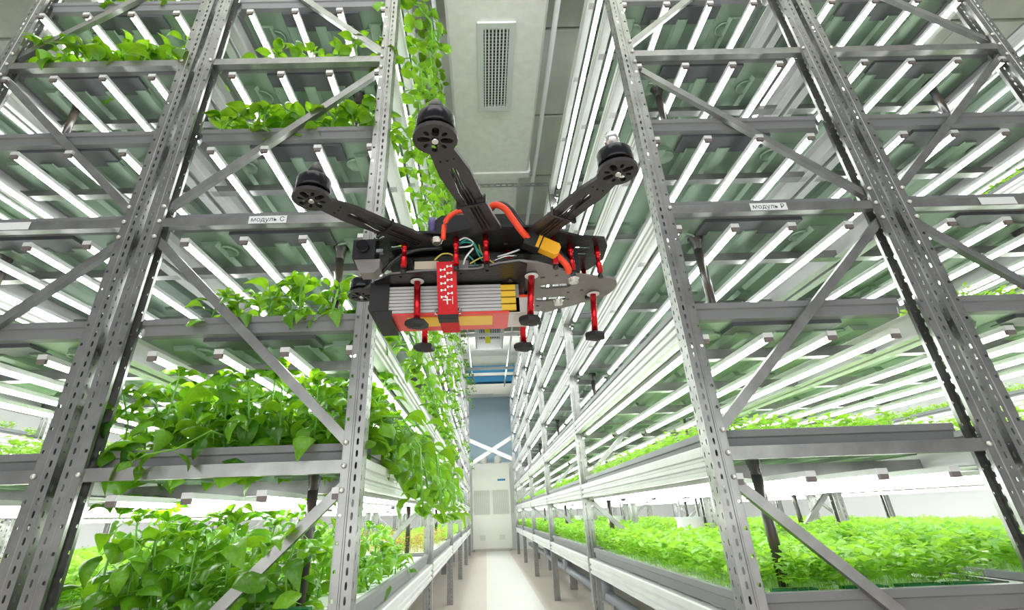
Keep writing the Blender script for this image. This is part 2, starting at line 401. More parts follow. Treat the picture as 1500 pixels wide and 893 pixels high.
# grey water pipes low behind the right and left racks
for x, n in ((XC0+.32, 'grey water pipe running low under the right aisle rack'), (XA1-.32, 'grey water pipe running low under the left aisle rack')):
    b = MB(); b.tube([(0, 0, 0), (0, 11, 0)], .042, 12)
    r = ob('water_pipe', b.mesh('wp', [GPIPE]), None, (x, 1.9, .17)); tag(r, n, 'pipe')
    b = MB(); s = 1 if x > 0 else -1
    b.tube([(0, 0, .02), (-.02*s, 0, .14), (-.10*s, 0, .34)], .030, 10); b.tube([(-.0, 0, .0), (-.02*s, 0, .12)], .052, 10); EL = b.mesh('elbow', [GPIPE])
    for j in range(5): ob('pipe_branch', EL, r, (0, .7+2.2*j, 0))
    b = MB(); b.box(-.04, .04, -.015, .015, -.17, -.02); SUP = b.mesh('support', [STEEL])
    for j in range(5): ob('pipe_support', SUP, r, (0, .4+2.2*j, 0))
# ------------------------------------------------------------------ plants: leaf and stem prototypes
def leaf_mesh(seed, L=1., W=.62, arch=.25, cup=.22, tw=0.):
    q = random.Random(seed); b = MB(); n = 6
    prof = [.12, .80, 1.0, .98, .80, .46, .03]
    rows = []
    for i in range(n+1):
        t = i/n; y = L*(t*(1-.08*t)); z = arch*L*(math.sin(t*PI*.62)*.55-t*t*.85); hw = W/2*prof[i]
        tz = tw*t
        row = []
        for u in (-1, -.5, 0, .5, 1):
            zz = z+cup*hw*(abs(u)**1.5)*1.2+.028*L*(abs(u) == .5)*prof[i]+.012*L*(i % 2)*(abs(u) == .5) + q.uniform(-.012, .012)*prof[i]
            x = u*hw; row.append((x*math.cos(tz)-zz*math.sin(tz)*.3, y, zz+x*math.sin(tz)))
        rows.append(row)
    for row in rows: b.v += row
    for i in range(n):
        for k in range(4):
            a = i*5+k; f = (a, a+1, a+6, a+5)
            b.f.append(f); b.m.append(0); b.sm.append(True)
    me = b.mesh('leaf', [LEAF]); bm = bmesh.new(); bm.from_mesh(me); bmesh.ops.remove_doubles(bm, verts=bm.verts, dist=1e-5); bm.to_mesh(me); bm.free(); me.update()
    return me
LEAVES = [leaf_mesh(1, 1, .56, .4, -.3), leaf_mesh(2, 1, .62, .6, -.4), leaf_mesh(3, 1, .58, .9, -.25, .3), leaf_mesh(4, 1, .62, .5, .4, -.3), leaf_mesh(5, 1, .80, .35, -.45, .15), leaf_mesh(6, 1, .62, 1.2, -.3, -.2)]
def plant_plan(seed, path, nodes, size, spread_p, top=True):
    """returns stems (point lists, r) and leaf transforms along a path"""
    q = random.Random(seed); P = [Vector(p) for p in path]; stems = [(P, .0028)]; leaves = []
    az = q.uniform(0, PI)
    for i in range(nodes):
        t = (i+.7)/nodes; u = t*(len(P)-1); a = min(int(u), len(P)-2); p = P[a].lerp(P[a+1], u-a)
        az += PI/2+q.uniform(-.4, .4)
        for s_ in (0, PI):
            aa = az+s_+q.uniform(-.3, .3); up = q.uniform(*spread_p)
            d = Vector((math.cos(aa)*math.cos(up), math.sin(aa)*math.cos(up), math.sin(up)))
            pet = size*(.35+.25*q.random())*(1.15-.5*t); e = p+d*pet
            stems.append(([p, p.lerp(e, .5)+Vector((0, 0, .004)), e], .0012))
            sc = size*(1.1-.35*t)*q.uniform(.75, 1.15)
            rot = Euler((up-q.uniform(.1, .6), q.uniform(-.5, .5), aa-PI/2), 'XYZ')
            leaves.append((e, rot, sc, q.randrange(6)))
    if top:
        for k in range(4):
            aa = az+k*PI/2; leaves.append((P[-1], Euler((q.uniform(.2, 1.0), q.uniform(-.3, .3), aa), 'XYZ'), size*q.uniform(.4, .65), q.randrange(6)))
    return stems, leaves
def stems_mesh(stems):
    b = MB()
    for p, r in stems: b.tube(p, r, 5 if r > .002 else 3)
    return b.mesh('stem', [STEM])
def proto(plan):
    st, lv = plan; sm = stems_mesh(st)
    b = MB()   # joined version for plants too small to show parts
    v, f = [], []
    for e, rot, sc, li in lv:
        me = LEAVES[li]; Mx = Matrix.Translation(e) @ rot.to_matrix().to_4x4() @ Matrix.Scale(sc, 4); n = len(v)
        v += [tuple(Mx @ x.co) for x in me.vertices]; f += [tuple(n+i for i in p.vertices) for p in me.polygons]
    jm = bpy.data.meshes.new('basil_foliage'); jm.from_pydata(v, [], f); jm.materials.append(LEAF)
    jm.polygons.foreach_set('use_smooth', [True]*len(f)); jm.update()
    return dict(stem=sm, leaves=lv, joined=jm)
TALL = [proto(plant_plan(20+i, [(0, 0, -.02), (.01, .0, .10), (.02*(i % 2)-.01, .01, .19+.02*i)], 8, .096, (-.6, .7))) for i in range(4)]
SHORT = [proto(plant_plan(40+i, [(0, 0, -.02), (.004, 0, .05), (0, .005, .075+.012*i)], 4, .056, (-.1, .9))) for i in range(3)]
# trailing plants: lean out over +x, then hang down
TRAIL = [proto(plant_plan(60+i, [(-.05, 0, -.02), (.0, .01, .07), (.06+.01*i, .015*(i-1), .07), (.10+.012*i, .02*(i-1), .0), (.115+.01*i, .03*(i-1), -.09-.02*i)], 8, .068, (-1., .5))) for i in range(4)]
def plant(pr, loc, rz, sc, label, group, parts=True, name='basil_plant', tilt=(0, 0)):
    if parts:
        r = empty(name, loc, (tilt[0], tilt[1], rz)); r.scale = (sc,)*3
        ob('stem', pr['stem'], r)
        for e, rot, s_, li in pr['leaves']: ob('leaf', LEAVES[li], r, e, rot, s_)
    else:
        r = ob(name, pr['joined'], None, loc, (tilt[0], tilt[1], rz), sc)
    tag(r, label, 'plant', group); return r
ORD = ['first', 'second', 'third', 'fourth', 'fifth', 'sixth', 'seventh', 'eighth', 'ninth', 'tenth', 'eleventh', 'twelfth']
def bed(protos, xs, ys, k, jit, scr, label, group, parts=True, drop=0., lean=0., row0=0):
    for iy, y in enumerate(ys):
        for ix, x in enumerate(xs):
            px, py = x+rnd.uniform(-jit, jit), y+rnd.uniform(-jit, jit)
            lb = label+(f', {ORD[row0+iy]} row' if len(ys)+row0 > 1 else '')+(f', {ORD[ix]} from left' if len(xs) > 1 else '')
            plant(rnd.choice(protos), (px, py, rim(k)-.02), rnd.uniform(0, 6.28), rnd.uniform(*scr), lb, group, parts, tilt=(rnd.uniform(-.2, .2)+lean, rnd.uniform(-.2, .2)))
def fr(a, b_, n): return [a+(b_-a)*i/(n-1) for i in range(n)] if n > 1 else [a]
near = lambda x, y: y < 2.05 or x > -.55
# second shelf (k=1): dense, tall
G1, G0 = 'basil bed on the second left shelf', 'basil bed on the lowest left shelf'
bed(TALL, fr(-1.14, -.44, 8), (1.67, 1.78, 1.90, 2.03), 1, .02, (.95, 1.3), 'bushy basil, second shelf of left aisle rack', G1)
bed(TALL, fr(-1.12, -.60, 4), (2.25, 2.6, 3.2), 1, .04, (1., 1.3), 'bushy basil, second shelf of left aisle rack', G1, row0=4)
bed(TALL, fr(-1.14, -.56, 7), (1.67, 1.79, 1.92), 0, .02, (.9, 1.2), 'bright basil, lowest shelf of left aisle rack', G0)
bed(TALL, fr(-1.12, -.5, 5), (2.10, 2.35, 2.65), 0, .04, (.75, .95), 'bright basil, lowest shelf of left aisle rack', G0, row0=3)
bed(SHORT, (-.47, -.41), (2.05, 2.25, 2.5, 2.75), 0, .02, (1., 1.5), 'small basil, aisle edge of lowest left shelf', 'small basil at the lowest aisle edge')
bed(SHORT, fr(-.94, -.44, 7), (1.64, 1.74, 1.86), 2, .02, (1.3, 1.7), 'leafy basil, third shelf of left aisle rack', 'basil on the third left shelf')
bed(SHORT, (-.80, -.74), (1.72,), 3, .01, (.8, .9), 'small basil above the lettered beam of the left aisle rack', 'basil over the lettered beam')
bed(SHORT, fr(-1.06, -.44, 8), (1.62, 1.72), 4, .02, (1.6, 2.0), 'rounded basil, fifth shelf of left aisle rack', 'basil on the fifth left shelf')
bed(SHORT, (-.93, -.86, -.74, -.64, -.53, -.45), (1.61,), 5, .02, (1.2, 1.6), 'low basil, sixth shelf of left aisle rack', 'basil on the sixth left shelf')
bed(SHORT, fr(-2.0, -1.36, 8), (1.63, 1.74, 1.87), 5, .02, (1.5, 2.0), 'dark basil, sixth shelf of outer left rack', 'basil on the sixth outer left shelf')
bed(SHORT, (-1.8, -1.72, -1.6, -1.5), (1.62,), 6, .02, (1.1, 1.4), 'basil, seventh shelf of outer left rack', 'basil on the seventh outer left shelf')
# big hanging branch at the second shelf front
hb_ = proto(plant_plan(91, [(0, .08, .02), (-.03, -.06, .035), (-.10, -.10, -.02), (-.17, -.12, -.035), (-.20, -.12, -.05)], 3, .075, (-1.2, -.3)))
plant(hb_, (-.80, 1.62, rim(1)+.01), 0, 1, 'long basil branch hanging out in front of the second left shelf', None)
hb2 = proto(plant_plan(92, [(0, .05, .03), (.0, -.03, .03), (.0, -.05, -.01)], 2, .06, (-1.2, -.2)))
plant(hb2, (-.60, 1.60, rim(2)-.01), 0, 1, 'basil sprig drooping over the rim of the third left shelf', None)
# trailing along the aisle side
def trail(k, ys, parts, bay, scr=(.9, 1.25)):
    for i, y in enumerate(ys):
        plant(rnd.choice(TRAIL), (XA1-.045, y+rnd.uniform(-.03, .03), rim(k)), rnd.uniform(-.35, .35), rnd.uniform(*scr),
              f'basil spilling over aisle edge, {LV[k]} shelf, {bay} of left aisle rack, {ORD[i]} along', f'basil over the aisle edge of the {LV[k]} shelf', parts)
trail(1, fr(1.68, 3.5, 12), True, 'nearest bay', (1.2, 1.6))
bed(TALL, (-.43,), (1.72, 1.92, 2.12, 2.34, 2.58, 2.82, 3.1, 3.4), 1, .02, (.9, 1.15), 'leaning basil by the aisle, second left shelf', G1, lean=0)
trail(2, fr(1.75, 3.6, 9), True, 'nearest bay', (1., 1.35))
trail(3, fr(1.9, 3.6, 7), True, 'nearest bay')
trail(4, fr(1.72, 3.6, 9), True, 'nearest bay', (1.1, 1.45))
trail(5, fr(1.68, 3.6, 10), True, 'nearest bay', (1.15, 1.5))
trail(6, fr(1.68, 3.6, 11), True, 'nearest bay', (1.2, 1.6))
trail(7, fr(1.75, 3.6, 11), True, 'nearest bay', (1.1, 1.5))
for k, n_ in ((1, 3), (2, 4), (3, 4), (4, 5), (5, 6), (6, 7), (7, 7)): trail(k, fr(3.95, 5.7, n_), True, 'second bay')
for k, n_ in ((3, 3), (6, 6), (7, 7)): trail(k, fr(6.2, 11.5, n_), True, 'far bays')
# ------------------------------------------------------------------ seedling beds (nobody could count them)
def micro_mesh(seed, n, hmin, hmax, ls, mats, wide=.36, long=1.0, patch=None):
    q = random.Random(seed); b = MB(); cl = None
    if patch: cl = [(q.uniform(-wide, wide), q.uniform(-long, long)) for _ in range(patch)]
    for _ in range(n):
        if cl: c = q.choice(cl); x, y = c[0]+q.gauss(0, .02), c[1]+q.gauss(0, .03); 
        else: x, y = q.uniform(-wide, wide), q.uniform(-long, long)
        x = max(-wide-.01, min(wide+.01, x)); y = max(-long, min(long, y))
        h = q.uniform(hmin, hmax)*(.8+.25*math.sin(x*23+seed)*math.sin(y*17)); mi = 0 if len(mats) == 1 else (1 if q.random() < .55 else 0)
        tx, ty = x+q.uniform(-.012, .012), y+q.uniform(-.012, .012)
        b.quad([(x-.0007, y, -.02), (x+.0007, y, -.02), (tx, ty, h)], mi)
        a0 = q.uniform(0, 6.28)
        for i in range(q.choice((3, 4, 5)) if hmin > .05 else q.choice((2, 3, 4))):
            a = a0+i*2.1+q.uniform(-.3, .3); L = ls*q.uniform(.7, 1.2); up = q.uniform(-.2, .8); dx, dy, dz_ = math.cos(a)*math.cos(up), math.sin(a)*math.cos(up), math.sin(up)
            sx, sy = -math.sin(a)*L*.42, math.cos(a)*L*.42; z = h*(1-q.uniform(0, .92)*(i > 0))
            b.quad([(tx, ty, z), (tx+dx*L*.45+sx, ty+dy*L*.45+sy, z+dz_*L*.45+.002), (tx+dx*L, ty+dy*L, z+dz_*L-.003), (tx+dx*L*.45-sx, ty+dy*L*.45-sy, z+dz_*L*.45+.002)], mi, True)
    return b.mesh('seedlings', mats)
DENSE = micro_mesh(1, 4300, .05, .11, .034, [MICRO])
MID = micro_mesh(2, 2300, .03, .065, .025, [MICRO])
SPARSE = micro_mesh(3, 260, .015, .045, .018, [MICRO], patch=24)
REDM = micro_mesh(4, 1600, .06, .12, .022, [MICRO, MRED])
def beds(who, k, j, me, word, red=False):
    r = ob('seedling_bed', me, None, (XT[who], Y0+.038+BAY*j+TL/2, rim(k)-.0)); tag(r, f'{word}, {LV[k]} shelf of the {WHO[who]}, {BN[j]}', 'seedlings', None, 'stuff')
for who in 'CD':
    for j in range(5):
        beds(who, 0, j, DENSE, 'thick bright green seedling bed')
        beds(who, 1, j, MID, 'fine green seedlings')
    for k in range(2, 7):
        for j in range(4 if who == 'C' else 2): beds(who, k, j, MID if (who == 'D' and k == 2) else SPARSE, 'sparse green sprouts')
beds('A', 0, 1, REDM, 'red and green seedlings'); 
for j in (2, 3, 4): beds('A', 0, j, MID, 'pale green seedlings')
for j in (1, 2, 3, 4): beds('A', 1, j, MID, 'green seedlings')
for j in range(3):
    beds('B', 0, j, DENSE, 'thick green seedling bed'); beds('B', 1, j, MID, 'fine green seedlings')
for who in 'EF':
    for k in range(6):
        for j in range(3): beds(who, k, j, MID, 'distant green seedlings')
b = CUPM
for who, xs in (('A', (-.28, -.12, .06, .22)), ('C', (-.22, -.02, .14, .28)), ('D', (-.2, 0, .2))):
    tr = next(o for o in C.objects if o.get('label') == f'grey ribbed tray, lowest shelf of the {WHO[who]}, nearest bay')
    for x in xs: ob('growing_cloth', CUPM, tr, (x, -.975, -.006))
# white overflow tanks at the joints of the right aisle rack's lowest trays
b = MB(); b.extr([(-.085, .03), (-.07, .005), (.07, .005), (.085, .03), (.085, .15), (-.085, .15)], -.05, .05); TK = b.mesh('tank', [WHT], True)
b = MB(); b.box(-.09, .09, -.055, .055, .15, .165); TLD = b.mesh('lid', [RAFT])
b = MB(); b.box(-.07, -.055, -.006, .006, .165, .30); b.box(.055, .07, -.006, .006, .165, .30); TBR = b.mesh('bracket', [STEEL])
for i, y in enumerate((3.86, 6.06, 8.26)):
    rt = empty('overflow_tank', (1.43, y, rim(0)-.012)); tag(rt, f'small white plastic tank on the lowest shelf of the right aisle rack, {BN[i+1]}', 'tank', 'white tanks on the lowest right shelf')
    ob('tank_body', TK, rt); ob('lid', TLD, rt); ob('bracket_arms', TBR, rt)
# ------------------------------------------------------------------ ceiling duct with its grille
dz0 = 3.83
duct = empty('ventilation_duct', (.165, .3, dz0)); tag(duct, 'pale foil wrapped air duct running overhead along the aisle', 'duct')
def duct_seg(y0, y1, w_, z0, z1, name='duct_section'):
    b = MB(); q = random.Random(int(y0*10))
    pr = [(-w_/2+.02, z0), (w_/2-.02, z0), (w_/2, z0+.03), (w_/2, z1), (-w_/2, z1), (-w_/2, z0+.03)]
    b.extr(pr, y0, y1); return ob(name, b.mesh('d', [DUCT], True), duct)
duct_seg(0, 2.26, .70, 0, .5); duct_seg(2.26, 3.62, .70, 0, .5); duct_seg(3.62, 3.70, .74, -.02, .52, 'duct_flange')
duct_seg(3.75, 10.0, .58, .16, .55); duct_seg(5.9, 5.98, .62, .14, .56, 'duct_flange')
def grille(loc, w_, l_, n, label, cross=0):
    g = empty('air_grille', loc); tag(g, label, 'grille')
    b = MB(); t = .045
    b.box(-w_/2, w_/2, -l_/2, -l_/2+t, -.02, 0); b.box(-w_/2, w_/2, l_/2-t, l_/2, -.02, 0); b.box(-w_/2, -w_/2+t, -l_/2+t, l_/2-t, -.02, 0); b.box(w_/2-t, w_/2, -l_/2+t, l_/2-t, -.02, 0)
    ob('frame', b.mesh('gf', [GRILL]), g)
    b = MB(); b.box(-w_/2+t, w_/2-t, -l_/2+t, l_/2-t, -.004, -.001); ob('backing', b.mesh('gb', [DARK]), g)
    b = MB(); b.box(-.006, .006, -l_/2+t, l_/2-t, -.018, -.010); sl_ = b.mesh('gs', [GRILL])
    for i in range(n):
        x = -w_/2+t+(i+.5)*(w_-2*t)/n; ob('louvre', sl_, g, (x, 0, 0))
    if cross:
        b = MB()
        for i in range(cross):
            y = -l_/2+t+(i+.5)*(l_-2*t)/cross; b.box(-w_/2+t, w_/2-t, y-.0018, y+.0018, -.0085, -.006)
        o = ob('cross_vanes', b.mesh('gc', [GRILL]), g); o['kind'] = 'stuff'
grille((.165, 2.66, dz0-.001), .27, .82, 7, 'long grey louvred grille set in the underside of the near duct', 26)
grille((.165, 9.0, dz0+.155), .5, 1.1, 9, 'distant white louvred grille near the yellow tag', 14)
r = empty('hanging_tag', (.115, 8.3, 3.988)); tag(r, 'yellow tag hanging on a cord below the distant overhead duct', 'tag')
b = MB(); b.box(-.045, .045, -.004, .004, -.50, -.18); ob('tag_plate', b.mesh('tag', [YEL]), r)
b = MB(); b.tube([(0, 0, -.19), (0, 0, 0)], .004, 6); ob('cord', b.mesh('cord', [SILV]), r)
# perforated hanger rail and ceiling pipes
b = MB(); T_ = lambda u, v, w_: (v, w_, u)
for i in range(18): cell(b, T_, 0, .045, i*.06, (i+1)*.06, .022, (i+.5)*.06, .008, .02, .004)
r = ob('hanger_rail', b.mesh('hr', [STEEL]), None, (-.36, 4.02, 3.72)); tag(r, 'slotted steel rail crossing beneath the duct', 'rail')
for i, (x, z, rr, lb) in enumerate(((.60, 3.98, .02, 'thin pale pipe running beside the duct on the right'), (-.28, 4.15, .016, 'thin pale pipe running beside the duct on the left'))):
    b = MB(); b.tube([(0, 0, 0), (0, 13, 0)], rr, 10); r = ob('ceiling_pipe', b.mesh('cp', [GRILL]), None, (x, .8, z)); tag(r, lb, 'pipe')
# hangers across the aisle further on
b = MB(); b.box(-.52, .52, -.03, .03, 0, .05); hg = b.mesh('tie', [STEEL_L])
for i, y in enumerate((5.97, 8.17, 10.37)):
    r = ob('tie_bar', hg, None, (.155, y, 3.57)); tag(r, f'pale tie bar joining the two aisle rack tops, {("nearest","middle","farthest")[i]} of three', 'bar', 'tie bars over the aisle')
# ------------------------------------------------------------------ far end
r = empty('air_conditioning_cabinet', (.14, 13.9, 0)); tag(r, 'tall cream air conditioning cabinet at the end of the aisle', 'cabinet')
b = MB(); b.box(-.48, .48, -.25, .25, .06, 1.98); b.box(-.43, .43, -.22, .22, 0, .06, 1); ob('body', b.mesh('acb', [CREAM, CREAM_D]), r)
b = MB(); b.box(-.47, -.01, -.258, -.25, 1.08, 1.95); b.box(.01, .47, -.258, -.25, 1.08, 1.95); b.box(-.47, .47, -.258, -.25, .08, 1.06); ob('front_panel', b.mesh('acp', [CREAM]), r)
b = MB()
for i in range(16): 
    for s in (-1, 1): b.box(s*.24-.2+i*.025, s*.24-.2+i*.025+.016, -.266, -.258, .80, 1.35)
o = ob('intake_louvre', b.mesh('acl', [CREAM_D]), r); o['kind'] = 'stuff'
b = MB(); 
for i in range(5): b.box(-.07, .07, -.264, -.256, .0+.022*i, .012+.022*i)
vm = b.mesh('acv', [CREAM_D])
for x in (-.24, .24): ob('vent', vm, r, (x, 0, .25))
b = MB(); b.box(-.1, .1, -.262, -.256, 0, .045); ob('badge', b.mesh('bg', [BLUE]), r, (.27, 0, 1.56))
b = MB(); b.lathe([(.09, 0), (.09, .16), (.07, .2), (.02, .22)], seg=16); sk = b.mesh('spigot', [CREAM], True)
for x in (-.18, .2): ob('duct_spigot', sk, r, (x, 0, 1.98))
b = MB(); b.box(-.19, .19, -.262, -.258, 1.83, 1.93); ob('notice', b.mesh('nt', [WHT]), r, (-.26, 0, 0))
for (a, c, lb) in (((-.41, 2.45), (.72, 1.95), 'white diagonal brace at the aisle end falling to the right'), ((-.41, 1.85), (.72, 2.5), 'white diagonal brace at the aisle end rising to the right')):
    b = MB(); d = Vector((c[0]-a[0], 0, c[1]-a[1])); n = Vector((-d.z, 0, d.x)).normalized()*.045
    p0, p1 = Vector((a[0], 0, a[1])), Vector((c[0], 0, c[1]))
    for yy, fl in ((0, 1), (.03, -1)):
        q = [p0-n, p1-n, p1+n, p0+n]; b.quad([v+Vector((0, yy, 0)) for v in (q if fl > 0 else q[::-1])])
    for v0_, v1_ in ((p0-n, p1-n), (p1-n, p1+n), (p1+n, p0+n), (p0+n, p0-n)): b.quad([v0_, v0_+Vector((0, .03, 0)), v1_+Vector((0, .03, 0)), v1_])
    r = ob('cross_brace', b.mesh('xb', [WHT], True), None, (0, 12.601 if a[1] > 2 else 12.632, 0)); tag(r, lb, 'brace')
b = MB(); b.box(-2.2, 2.2, 13.9, 14.19, 4.16, 4.32); b.box(-2.2, 2.2, 13.9, 14.19, 4.42, 4.62); struct('trim_2', b.mesh('bb', [BLUE]))
b = MB(); b.box(-2.2, 2.2, 13.7, 14.18, 3.78, 4.05); b.box(-2.2, 2.2, 13.86, 14.18, 4.33, 4.41); struct('trim_3', b.mesh('cb', [CREAM]))
b = MB(); b.box(.3, .75, 13.4, 13.69, 3.70, 3.86); r = ob('ceiling_unit', b.mesh('cu', [CREAM])); tag(r, 'small cream box unit high on the far blue wall', 'unit')
r.location = (0, 0, 0)
# ------------------------------------------------------------------ the drone
DO = Vector((.01, .48, 1.07)); UP = .8
D = empty('quadcopter_drone', DO); tag(D, 'black carbon racing quadcopter with red standoffs and strapped battery, hovering in the aisle', 'drone')
def dpt(p): return Vector((p[0], p[1], p[2]+UP))-DO
def dob(name, me, parent=None, loc=(0, 0, 0), rot=None): return ob(name, me, parent or D, loc, rot)
# plates are given in plan (world x, y), heights relative to the camera
def plate(name, out, holes, z0, z1, m, parent=None):
    out = [(x-DO.x, y-DO.y) for x, y in out]; holes = [[(x-DO.x, y-DO.y) for x, y in h] for h in holes]
    return dob(name, flat_shape(out, holes, z0+UP-DO.z, z1+UP-DO.z, name, [m]), parent)
def slot(a, c, r, n=6):
    a, c = Vector(a), Vector(c); d = (c-a).normalized(); t0 = math.atan2(d.y, d.x)
    return [(c.x+r*math.cos(t0-PI/2+PI*i/n), c.y+r*math.sin(t0-PI/2+PI*i/n)) for i in range(n+1)]+[(a.x+r*math.cos(t0+PI/2+PI*i/n), a.y+r*math.sin(t0+PI/2+PI*i/n)) for i in range(n+1)]
top = plate('top_plate', [(-.1328, .4626), (-.1081, .461), (-.088, .450), (-.0691, .4458), (-.0375, .4500), (-.0004, .4382), (.0572, .4411), (.085, .452), (.1119, .4640), (.1392, .4690), (.147, .487), (.149, .52), (.135, .548), (.05, .566), (-.06, .556), (-.118, .530), (-.134, .50)],
            [slot((-.095, .478), (-.080, .474), .0035), circ(-.045, .47, .003), slot((.112, .49), (.124, .492), .003), slot((.112, .505), (.124, .507), .003), circ(.03, .475, .003)], .268, .2705, CARB)
bot = plate('bottom_plate', [(-.116, .4869), (-.095, .474), (-.0599, .4685), (-.0016, .4672), (.02, .456), (.0412, .4509), (.060, .4560), (.0868, .4727), (.105, .486), (.128, .4939), (.1480, .4985), (.1555, .505), (.1590, .516), (.1592, .530), (.1560, .542), (.1490, .554), (.1338, .567), (.0857, .5979), (.0677, .592), (.02, .580), (-.06, .560), (-.1105, .5403), (-.12, .515)],
            [slot((.075, .518), (.100, .515), .0055), slot((.072, .556), (.100, .553), .0055), circ(.070, .492, .0028), circ(.055, .53, .003), circ(.105, .535, .002), circ(.12, .53, .0025), circ(.085, .488, .002), circ(.072, .575, .0022), circ(.108, .556, .002), circ(-.09, .50, .003), circ(.0, .485, .003)], .233, .2355, CARB_M)
plate('carbon_skid', [(-.1165, .4860), (-.095, .4730), (-.0599, .4675), (-.0016, .4662), (.02, .455), (.0412, .4499), (.050, .4560), (.052, .58), (-.06, .56), (-.111, .5403)], [circ(-.085, .476, .002), circ(-.02, .472, .002), circ(.008, .467, .002)], .2312, .2328, CARB)
mid = plate('middle_plate', [(-.10, .495), (.0, .485), (.10, .495), (.12, .53), (.0, .555), (-.10, .53)], [circ(0, .5, .012)], .262, .264, CARB)
# arms
def arm(m, root, rw, label):
    m, root = Vector(m), Vector(root); d = (root-m); L = d.length; th = math.atan2(d.y, d.x)
    out = []
    for k in range(17):
        a = .62+(2*PI-1.24)*k/16; out.append((.0178*math.cos(a), .0178*math.sin(a)))
    out += [(L*.30, -.0140), (L*.55, -.0130), (L*.8, -rw*.5), (L, -rw*.55)]
    out = out + [(L, rw*.55), (L*.8, rw*.5), (L*.55, .0130), (L*.30, .0140)]
    hol = [circ(0, 0, .0032, 12)]
    for k in range(4):
        a = k*PI/2+.4; hol.append(slot((.0068*math.cos(a), .0068*math.sin(a)), (.0115*math.cos(a), .0115*math.sin(a)), .0028, 4))
        a += PI/4; hol.append(slot((.0085*math.cos(a), .0085*math.sin(a)), (.0112*math.cos(a), .0112*math.sin(a)), .0016, 3))
    for x, y in ((.026, -.006), (.027, 0), (.026, .006)): hol.append(circ(x, y, .0012, 8))
    hol.append(slot((.040, 0), (min(.072, L*.6), 0), .0034))
    me = flat_shape(out, hol, -.0019, .0019, 'arm', [CARB]); me.materials[0] = ARMM
    o = dob('arm', me, None, dpt((m.x, m.y, .2655)), (0, 0, th))
    b = MB(); 
    for s in (-.0022, 0, .0022): b.tube([(.012, s*2, .004), (.04, s*1.5, .005), (.055, s, .001), (.075, s*1.4, -.0035), (L*.95, s*1.8, -.004)], .0010, 6, 0)
    b.tube([(.04, .0045, .003), (.055, .004, -.001), (.07, .005, -.0032), (L*.7, .004, -.0035)], .0006, 5, 1)
    dob('motor_wires', b.mesh('mw', [BLK, SILV]), o)
    b = MB(); b.lathe([(.0075, -.0015), (.0075, .0015)], (0, 0, 0), 4)
    b = MB(); bx_ = L*.62; b.box(bx_-.0016, bx_+.0016, -.0145, .0145, -.0062, -.0045); b.box(bx_-.0016, bx_+.0016, -.0145, -.0133, -.006, .004); b.box(bx_-.0016, bx_+.0016, .0133, .0145, -.006, .004)
    dob('cable_tie', b.mesh('ct', [BLK]), o)
    mo = dob('motor', None, None)
    b = MB()
    b.lathe([(.0095, .0000), (.0105, .0025), (.0115, .004)], seg=24)
    b.lathe([(.0136, .0045), (.0142, .0060), (.0142, .0150), (.0137, .0162), (.0110, .0186), (.0070, .0196), (.0045, .0200)], seg=28)
    mm = b.mesh('motor', [MOT]); mo.data; 
    bpy.data.objects.remove(mo)
    mo = ob('motor', mm, o, (0, 0, .002), None, 1.12)
    return o, mo
ARMM = mat('arm_carbon', (.035, .030, .031), .38, 0, .25, 120., .1)
for m, root, nut in (((-.153, .376), (-.060, .464), 'spinner'), ((-.032, .299), (.010, .440), 'spinner'), ((.124, .347), (.062, .455), 'metal'), ((-.158, .600), (-.06, .52), 'none')):
    o, mo = arm(m, root, .027, '')
    # propeller nut as a fourth-level-free part: it sits on the arm beside the motor
    b = MB()
    if nut == 'spinner': b.lathe([(.0062, .0215), (.0062, .026), (.0045, .031), (.0018, .0345)], seg=14, mi=0)
    elif nut == 'metal': b.lathe([(.0042, .0215), (.0042, .027), (.0052, .0272), (.0052, .032), (.0040, .036), (.0014, .038)], seg=12, mi=1)
    else: b.lathe([(.0025, .0215), (.0025, .028)], seg=10, mi=1)
    ob('propeller_nut', b.mesh('pn', [BLK, SILV], True), o, (0, 0, -.0035), None, 1.28)
    b = MB(); b.lathe([(.0026, -.004), (.0026, -.0005)], seg=10); ob('shaft_end', b.mesh('se', [SILV], True), o)
# standoffs between the plates and landing legs beneath
b = MB(); b.lathe([(.0034, 0), (.0034, .011), (.0036, .0115), (.0026, .0125), (.0026, .022), (.0036, .0225), (.0036, .026), (.0030, .0265), (.0030, .0325)], seg=10); SO = b.mesh('so', [RED_A], True)
b = MB(); b.lathe([(.0030, -.0045), (.0030, -.0005)], seg=8); SCR = b.mesh('scr', [BLK], True)
for x, y in ((-.080, .462), (-.0245, .460), (.0076, .4555), (.0335, .492), (.0810, .463), (.1019, .480), (.1338, .488), (-.09, .53), (.06, .545), (.13, .548)):
    so = dob('standoff', SO, None, dpt((x, y, .2355))); ob('screw', SCR, so, (0, 0, -.002))
def foot_mesh(tiltx, tilty):
    b = MB(); M3 = Euler((tiltx, tilty, .3)).to_matrix()
    b.lathe([(.0100, 0), (.0128, -.0025), (.0128, -.0065), (.005, -.0085)], seg=6, sm=False, M=M3); return b.mesh('foot', [RUB], True)
